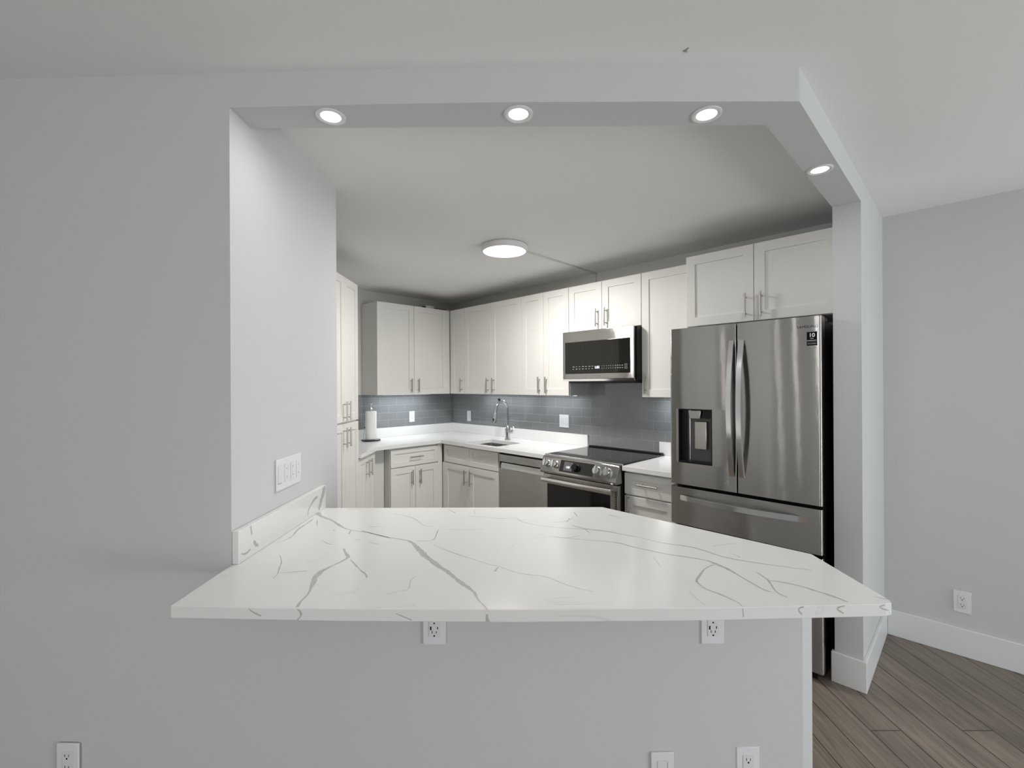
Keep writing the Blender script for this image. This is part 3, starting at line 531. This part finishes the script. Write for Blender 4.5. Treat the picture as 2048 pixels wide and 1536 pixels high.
# ------------------------------------------------------------------ range
rg = thing('range', 'stainless steel slide-in electric range with a black glass top', 'stove', pq(2.026, .664), AR)
wr = .680
obj('body', box(B(), .006, wr - .006, .03, .63, .03, .905), M['gasket'], rg)
bm = box(B(), -.006, wr + .008, .045, .60, .9146, .9235, .003)
obj('cooktop', bm, M['bglass'], rg)
obj('rear_rail', box(B(), .0, wr, .602, .635, .9146, .934, .004), M['black'], rg)
obj('front_trim', box(B(), -.006, wr + .008, .030, .0445, .912, .9255, .003), M['steelc'], rg)
# slanted control panel, side profile in (y, z)
prof = [(.030, .914), (.040, .79), (-.030, .79), (-.036, .806), (.002, .905), (.008, .914)]
cp = obj('control_panel', prism(B(), prof, 0, wr, axes=lambda a, b, c: (c, a, b), bev=.002), M['steel'], rg)
nd = Vector((0, -(.905 - .806), -.038)).normalized(); nd = Vector((0, -.934, .358))   # outward normal of the slanted face
sl = Vector((0, .358, .934))
def onp(x, s): return Vector((x, -.036, .806)) + sl * s
def slab_on(bm, x0, x1, s0, s1, h0, h1, bev=0.):
    t = B(); box(t, x0, x1, s0, s1, h0, h1, bev)
    for v in t.verts: v.co = onp(v.co.x, v.co.y) + nd * v.co.z
    bmesh.ops.recalc_face_normals(t, faces=t.faces[:]); join(bm, t); return bm
obj('display_panel', slab_on(B(), .185, .485, .014, .102, -.002, .0012), M['bglass'], cp)
obj('screen', slab_on(B(), .222, .300, .026, .092, .0012, .0016), M['screen'], cp)
tb = text_bm('1:01', .022, .0004)
for v in tb.verts: v.co = onp(v.co.x + .262, v.co.z + .052) + nd * (.002 - v.co.y)
obj('clock_text', tb, M['disp'], cp)
def knob(x, s, r_, m_, grip=True):
    t = B(); lathe(t, [(0, 0), (r_ * 1.12, 0), (r_ * 1.12, .006), (r_, .008), (r_ * .96, .028), (r_ * .88, .032), (0, .032)], seg=30)
    if grip: box(t, -r_ * .30, r_ * .30, -r_ * 1.0, r_ * 1.02, .028, .044, .003)
    for v in t.verts: v.co = onp(x + v.co.x, s + v.co.y) + nd * v.co.z
    bmesh.ops.recalc_face_normals(t, faces=t.faces[:]); return obj('knob', t, m_, cp)
for x in (.058, .138, .520, .605): knob(x, .060, .027, M['steelc'])
obj('dial', lathe(B(), [(0, 0)] * 2), M['black'], cp) if False else None
kb = knob(.335, .056, .026, M['black'], False); kb.name = 'dial'
# oven door
od = obj('oven_door', box(B(), .004, wr - .004, .0, .03, .185, .778, .004), M['steel'], rg)
obj('door_glass', box(B(), .045, wr - .068, -.003, .004, .29, .706, .002), M['bglass'], od)
bm = tube(B(), [(.03, -.050, .742), (wr * .5, -.056, .742), (wr - .03, -.050, .742)], .017, 20, True, ((0, 0, 1), .55))
for x in (.05, wr - .05): box(bm, x - .012, x + .012, -.045, -.001, .730, .754, .003)
obj('handle', bm, M['steelc'], od)
bm = B()
for k in range(12): box(bm, wr - .030, wr - .016, -.0012, .0, .60 + .012 * k, .606 + .012 * k)
obj('side_vent', bm, M['slot'], od)
obj('storage_drawer', box(B(), .004, wr - .004, .0, .03, .035, .175, .004), M['steel'], rg)
for x in (.05, wr - .05):
    for y in (.08, .58): obj('foot', lathe(B(), [(0, 0), (.018, 0), (.018, .03), (0, .03)], (x, y, 0), 16), M['black'], rg)
# ------------------------------------------------------------------ microwave
mw = thing('microwave', 'stainless over-the-range microwave with a black glass window and lit clock', 'microwave', pq(1.993, .372, 1.490), AR)
wm, hm = .672, .404
obj('body', box(B(), .012, wm - .002, .030, .360, .006, hm - .002), M['black'], mw)
obj('underside', box(B(), .05, wm - .01, .012, .35, -.016, .0055, .004), M['black'], mw)
md = obj('door', box(B(), 0, wm - .012, 0, .028, .018, hm, .004), M['steel'], mw)
obj('window', box(B(), .026, wm - .040, -.0022, .003, .060, .318, .002), M['bglass'], md)
obj('bottom_lip', prism(B(), [(.0, .0175), (.028, .0175), (.028, .002), (.012, .001)], .0, wm - .012, axes=lambda a, b, c: (c, a, b)), M['steelc'], mw)
bm = B(); random.seed(3)
for row in (0, 1):
    for k in range(7): box(bm, .105 + .031 * k, .105 + .031 * k + random.uniform(.010, .020), -.0028, -.0023, .096 + .018 * row, .101 + .018 * row)
    for k in range(10):
        x = .385 + .0195 * k; box(bm, x, x + (.005 if k < 6 else .011), -.0028, -.0023, .096 + .018 * row, .102 + .018 * row)
for z in (.090, .112):
    for a, b, c, d in ((.585, .607, z, z + .0015), (.585, .607, z + .0145, z + .016), (.585, .5865, z, z + .016), (.6055, .607, z, z + .016), (.591, .601, z + .006, z + .009)): box(bm, a, b, -.0028, -.0023, c, d)
obj('touch_keys', bm, M['dim'], md)
obj('clock_text', shift(text_bm('1:01', .028, .0006), .342, -.0028, .107), M['disp'], md)
obj('brand_lettering', shift(text_bm('SAMSUNG', .016), .335, -.0004, .040), M['nickel'], md)
# ------------------------------------------------------------------ refrigerator
fr = thing('refrigerator', 'tall stainless steel four-door refrigerator with a water dispenser', 'refrigerator', pq(3.093, .7056), AR)
W_ = .774
obj('case', box(B(), .008, W_ - .008, .075, .69, .03, 1.775), M['gasket'], fr)
obj('seam_gasket', box(B(), .372, .396, .045, .0745, .875, 1.79), M['gasket'], fr)
obj('hinge_cover', box(B(), W_ - .075, W_ - .006, .015, .16, 1.7765, 1.797, .004), M['dgrey'], fr)
obj('hinge_cover', box(B(), .006, .075, .015, .16, 1.7765, 1.797, .004), M['dgrey'], fr)
def crown(x, x0, x1, c): u = (x - x0) / (x1 - x0) * 2 - 1; return -c * (1 - u * u)
def slabprof(x0, x1, c, lo, hi, rl=.010, rr_=.010, d=.062, sl_=0.):
    """front-profile polygon of a door: crowned front, rounded vertical edges; lo..hi = covered x range"""
    f = []
    if lo <= x0 + 1e-6: f += [(x0 + rl - rl * math.cos(R(a)), rl - rl * math.sin(R(a))) for a in (0, 18, 36, 54, 72)] ; s0 = x0 + rl
    else: s0 = lo
    if hi >= x1 - 1e-6: s1 = x1 - rr_
    else: s1 = hi
    n = 14
    f += [(s0 + (s1 - s0) * k / n, crown(s0 + (s1 - s0) * k / n, x0, x1, c)) for k in range(n + 1)]
    skew = lambda l: [(a_, b_ - sl_ * (a_ - x0) / (x1 - x0)) for a_, b_ in l]
    if hi >= x1 - 1e-6: f += [(x1 - rr_ + rr_ * math.sin(R(a)), rr_ - rr_ * math.cos(R(a))) for a in (18, 36, 54, 72, 90)]
    return skew(f) + [(min(hi, x1), d), (max(lo, x0), d)]
# left door with the dispenser opening
dx0, dx1, dz0, dz1 = .052, .250, 1.000, 1.319
bm = B(); C1 = .0012
xa, xb = .0, .3805
prism(bm, slabprof(xa, xb, C1, xa, xb, rr_=.003), .870, dz0); prism(bm, slabprof(xa, xb, C1, xa, xb, rr_=.003), dz1, 1.795)
prism(bm, slabprof(xa, xb, C1, xa, dx0), dz0, dz1); prism(bm, slabprof(xa, xb, C1, dx1, xb, rr_=.003), dz0, dz1)
ld = obj('left_door', bm, M['steel'], fr)
bm = B(); box(bm, dx0, dx1, .052, .0615, dz0, dz1); 
obj('dispenser_back', bm, M['dgrey'], ld)
bm = B(); box(bm, dx0, dx0 + .006, -.001, .052, dz0, dz1); box(bm, dx1 - .006, dx1, -.001, .052, dz0, dz1); box(bm, dx0, dx1, -.001, .052, dz1 - .006, dz1); box(bm, dx0, dx1, -.002, .052, dz0, dz0 + .012)
box(bm, dx0 + .006, dx0 + .045, .030, .052, dz0 + .012, dz1 - .006); box(bm, dx0 + .14, dx1 - .006, .012, .052, dz1 - .055, dz1 - .006)
obj('dispenser_liner', bm, M['black'], ld)
obj('dispenser_frame', box(B(), dx0 + .046, dx0 + .056, .040, .0515, dz0 + .012, dz1 - .006), M['steelc'], ld)
obj('dispenser_spout', prism(B(), [(.060, 1.310), (.134, 1.310), (.128, 1.262), (.066, 1.262)], .0, .050, axes=lambda a, b, c: (a + dx0, c, b), bev=.003), M['steeld'], ld)
obj('dispenser_paddle', box(B(), dx0 + .090, dx0 + .158, .018, .034, 1.085, 1.245, .003), M['nickel'], ld)
# right door
bm = prism(B(), slabprof(.3865, W_, .0012, .3865, W_, rl=.003, sl_=.008), .870, 1.795)
rd = obj('right_door', bm, M['steel'], fr)
def vhandle(x):
    t = bmesh.new(); n = 26; rings = []
    for k in range(n + 1):
        u = k / n; z = .958 + (1.702 - .958) * u; y = -.012 - .052 * math.sin(PI * u) ** .8
        rings.append([t.verts.new(c) for c in ((x - .0135, y + .012, z), (x - .0125, y, z), (x + .0125, y, z), (x + .0135, y + .012, z))])
    for a, b in zip(rings, rings[1:]):
        for j in range(4): t.faces.new((a[j], a[(j + 1) % 4], b[(j + 1) % 4], b[j]))
    t.faces.new(rings[0]); t.faces.new(rings[-1][::-1]); bmesh.ops.recalc_face_normals(t, faces=t.faces[:])
    for z in (.962, 1.690): box(t, x - .010, x + .010, -.010, -.002, z, z + .008)
    return t
obj('handle', vhandle(.360), M['steelc'], ld); obj('handle', vhandle(.410), M['steelc'], rd)
obj('brand_lettering', shift(text_bm('SAMSUNG', .0180, 0., sp=1.14), .716, -.0082, 1.744), M['ink'], rd)
st = obj('warranty_sticker', box(B(), .714, .757, -.0086, -.004, 1.651, 1.718), M['slot'], rd)
bm = B()
put_text(bm, '10', .026, .7355, -.0090, 1.701, .0005); put_text(bm, 'YEAR', .006, .7355, -.0090, 1.6855)
put_text(bm, 'WARRANTY', .0075, .7355, -.0090, 1.675); put_text(bm, 'DIGITAL INVERTER', .0042, .7355, -.0090, 1.6595)
box(bm, .716, .755, -.0091, -.0086, 1.667, 1.6674)
tx = obj('sticker_print', bm, M['plastic'], rd)
# drawers
md_ = obj('middle_drawer', prism(B(), slabprof(0, W_, .002, 0, W_, sl_=.012), .633, .853), M['steel'], fr)
t = bmesh.new(); n = 26; rings = []
for k in range(n + 1):
    u = k / n; x = .066 + .648 * u; y = -.012 - .046 * math.sin(PI * u) ** .7
    rings.append([t.verts.new(c) for c in ((x, y + .012, .779), (x, y, .780), (x, y, .807), (x, y + .012, .808))])
for a, b in zip(rings, rings[1:]):
    for j in range(4): t.faces.new((a[j], a[(j + 1) % 4], b[(j + 1) % 4], b[j]))
t.faces.new(rings[0]); t.faces.new(rings[-1][::-1]); bmesh.ops.recalc_face_normals(t, faces=t.faces[:])
for x in (.068, .700): box(t, x, x + .012, -.012, -.002, .785, .803)
obj('handle', t, M['steelc'], md_)
obj('freezer_drawer', prism(B(), slabprof(0, W_, .006, 0, W_), .050, .612), M['steel'], fr)
obj('base_grille', box(B(), .02, W_ - .03, .03, .08, .004, .046, .004), M['black'], fr)
for x in (.10, W_ - .10): obj('roller', tube(B(), [(x - .02, .06, .021), (x + .02, .06, .021)], .0205, 16), M['black'], fr)

# ------------------------------------------------------------------ wall plates
GP = 'white wall plates'
def plate(label, cat, loc, rz, kind, w_=.070, h_=.115, group=None):
    name = {'duplex': 'wall_outlet', 'usb': 'wall_outlet', 'rocker': 'light_switch', 'quad': 'switch_plate', 'double': 'switch_plate'}[kind]
    p = thing(name, label, cat, loc, rz, group)
    obj('cover_plate', box(B(), -w_ / 2, w_ / 2, -.0065, -.0004, -h_ / 2, h_ / 2, .0022), M['plastic'], p)
    gangs = {'quad': 4, 'double': 2}.get(kind, 1)
    for i in range(gangs):
        cx_ = (i - (gangs - 1) / 2) * .046
        ins = obj('receptacle' if kind in ('duplex', 'usb') else 'rocker', box(B(), cx_ - .0165, cx_ + .0165, -.0082, -.0066, -.0335, .0335, .001), M['insert'], p)
        bm = B()
        if kind == 'duplex':
            for s in (.0175, -.0175):
                box(bm, cx_ - .0068, cx_ - .0052, -.0086, -.0082, s, s + .008); box(bm, cx_ + .0052, cx_ + .0068, -.0086, -.0082, s, s + .0068)
                tube(bm, [(cx_, -.0086, s - .0055), (cx_, -.0082, s - .0055)], .0026, 10)
        elif kind == 'usb':
            for s in (.004,):
                box(bm, cx_ - .0072, cx_ - .0054, -.0086, -.0082, s - .026, s - .018); box(bm, cx_ + .0054, cx_ + .0072, -.0086, -.0082, s - .026, s - .019)
                tube(bm, [(cx_, -.0086, s - .0335), (cx_, -.0082, s - .0335)], .0026, 10)
                tube(bm, [(cx_, -.0086, s + .005), (cx_, -.0082, s + .005)], .0024, 10)
            box(bm, cx_ - .0125, cx_ - .0085, -.0086, -.0082, -.012, -.001); box(bm, cx_ + .009, cx_ + .0115, -.0086, -.0082, -.009, -.002)
        elif kind == 'quad' and i > 0:
            for s in (.016, -.016): tube(bm, [(cx_, -.0086, s), (cx_, -.0082, s)], .0022, 10)
        elif kind == 'quad':
            box(bm, cx_ - .0165, cx_ + .006, -.0086, -.0082, -.033, -.031)
        elif kind == 'rocker':
            box(bm, cx_ + .0135, cx_ + .0148, -.0086, -.0082, -.030, .030)
        if len(bm.verts): obj('slots', bm, M['slot' if kind in ('duplex', 'usb') else 'dim'], ins)
        else: bm.free()
    return p
def fwall(x):
    for (x0, y0), (x1, y1) in zip(FRONT, FRONT[1:]):
        if x0 <= x <= x1: return y0 + (y1 - y0) * (x - x0) / (x1 - x0), math.atan2(y1 - y0, x1 - x0)
def fplate(label, cat, x, z, kind):
    y, a = fwall(x); return plate(label, cat, (x, y, z), a, kind)
fplate('white outlet with USB ports under the counter, the left one of the pair', 'outlet', -.2515, .733, 'usb')
fplate('white outlet with USB ports under the counter, the right one of the pair', 'outlet', .5985, .7305, 'usb')
fplate('white duplex outlet low on the wall at the bottom left edge', 'outlet', -1.403, .2985, 'duplex')
fplate('white rocker plate low on the half wall beside the duplex outlet', 'switch', .4425, .2875, 'rocker')
fplate('white duplex outlet low on the half wall near its right end', 'outlet', .705, .2985, 'duplex')
plate('white duplex outlet on the grey right wall above the baseboard', 'outlet', pq(4.335, -.115, .288), AR, 'duplex', .068)
plate('wide white four-gang switch plate on the left jamb above the counter', 'switch', (-.8835, 1.750, 1.137), LR, 'quad', .190, .117)
plate('white outlet on the grey tiles right of the paper towels', 'outlet', pq(.008, .575, 1.116), BR, 'duplex', .066, .118)
plate('white switch on the grey tiles between the corner and the faucet', 'switch', pq(.318, .008, 1.108), AR, 'rocker', .066, .118)
plate('white double switch plate on the grey tiles right of the faucet', 'switch', pq(1.713, .008, 1.125), AR, 'double', .110, .118)
plate('white switch on the bright side of the pillar beside the fridge', 'switch', pq(4.0095, .442, 1.233), R(45) + PI, 'rocker', .050, .118)

# ------------------------------------------------------------------ lamps
def downlight(x, y, label):
    d = thing('recessed_light', label, 'light', (x, y, 2.332), 0, 'recessed lights in the soffit')
    obj('trim_ring', lathe(B(), [(.032, -.0025), (.040, -.005), (.046, -.0035), (.0465, -.0004), (.031, -.0004), (.032, -.0025)], seg=44), M['lamp'], d)
    obj('lens', lathe(B(), [(0, -.0022), (.030, -.0020), (.0315, -.0006), (0, -.0006)], seg=36), M['glow'], d)
    disc_light('recessed_light_beam', (x, y, 2.326), .030, P_DOWN, (1, .99, 1.0))
downlight(-.588, 1.450, 'round recessed soffit light at the far left of the four')
downlight(.014, 1.446, 'round recessed soffit light above the middle of the counter')
downlight(.618, 1.459, 'round recessed soffit light near the front right corner of the soffit')
downlight(1.237, 1.845, 'round recessed soffit light in the slanted beam toward the pillar')
fm = thing('ceiling_light', 'flat round white flush light on the kitchen ceiling', 'light', (-.072, 3.185, 2.44))
obj('housing', lathe(B(), [(0, -.0004), (.150, -.0004), (.163, -.004), (.166, -.030), (.160, -.040), (.150, -.0405), (.150, -.034), (0, -.034)], seg=64), M['lamp'], fm)
obj('diffuser', lathe(B(), [(0, -.0415), (.140, -.0405), (.149, -.0375), (.149, -.0345), (0, -.0345)], seg=64), M['glow'], fm)
disc_light('ceiling_light_beam', (-.072, 3.185, 2.394), .14, P_LAMP, (1, .97, .93))
# cable raceway from the lamp across the ceiling and down to the cabinets
cr = thing('cable_raceway', 'thin painted cable raceway from the kitchen ceiling light to the cabinets', 'raceway', (0, 0, 2.44))
a0 = Vector((.070, 3.285, 0)); a1_ = pq(2.066, .022)
def bar(bm, a, b, hw, z0, z1):
    d = (b - a).normalized(); n = Vector((-d.y, d.x, 0)) * hw
    prism(bm, [((a + n).x, (a + n).y), ((b + n).x, (b + n).y), ((b - n).x, (b - n).y), ((a - n).x, (a - n).y)], z0, z1); return bm
obj('ceiling_run', bar(B(), a0, a1_, .008, -.010, -.0004), M['race'], cr)
obj('wall_drop', prism(B(), pqpoly([(2.058, .0005), (2.074, .0005), (2.074, .012), (2.058, .012)]), -.150, -.011), M['race'], cr)
obj('elbow', prism(B(), pqpoly([(2.052, .0005), (2.080, .0005), (2.080, .030), (2.052, .030)]), -.016, -.0105, bev=.002), M['race'], cr)
# LED strips fixed below the wall cabinets (parts of their cabinets)
def led(cab_, x0, x1, y0, y1, power):
    obj('led_strip', box(B(), x0, x1, y0, y1, UB - .0035, UB - .0003), M['led'], cab_)
    c = cab_.matrix_basis @ Vector(((x0 + x1) / 2, (y0 + y1) / 2, UB - .006))
    area('led_strip_beam', c, (0, 0, cab_.rotation_euler.z), x1 - x0, y1 - y0, power * P_LED, (.85, .92, 1.0))
for k, x0, x1, p_ in ((CABS[0], .14, .70, 1.6), (CABS[2], .05, .80, .75), (CABS[3], .05, .51, .55), (CABS[5], .05, .36, .8)): led(k, x0, x1, .15, .175, p_)
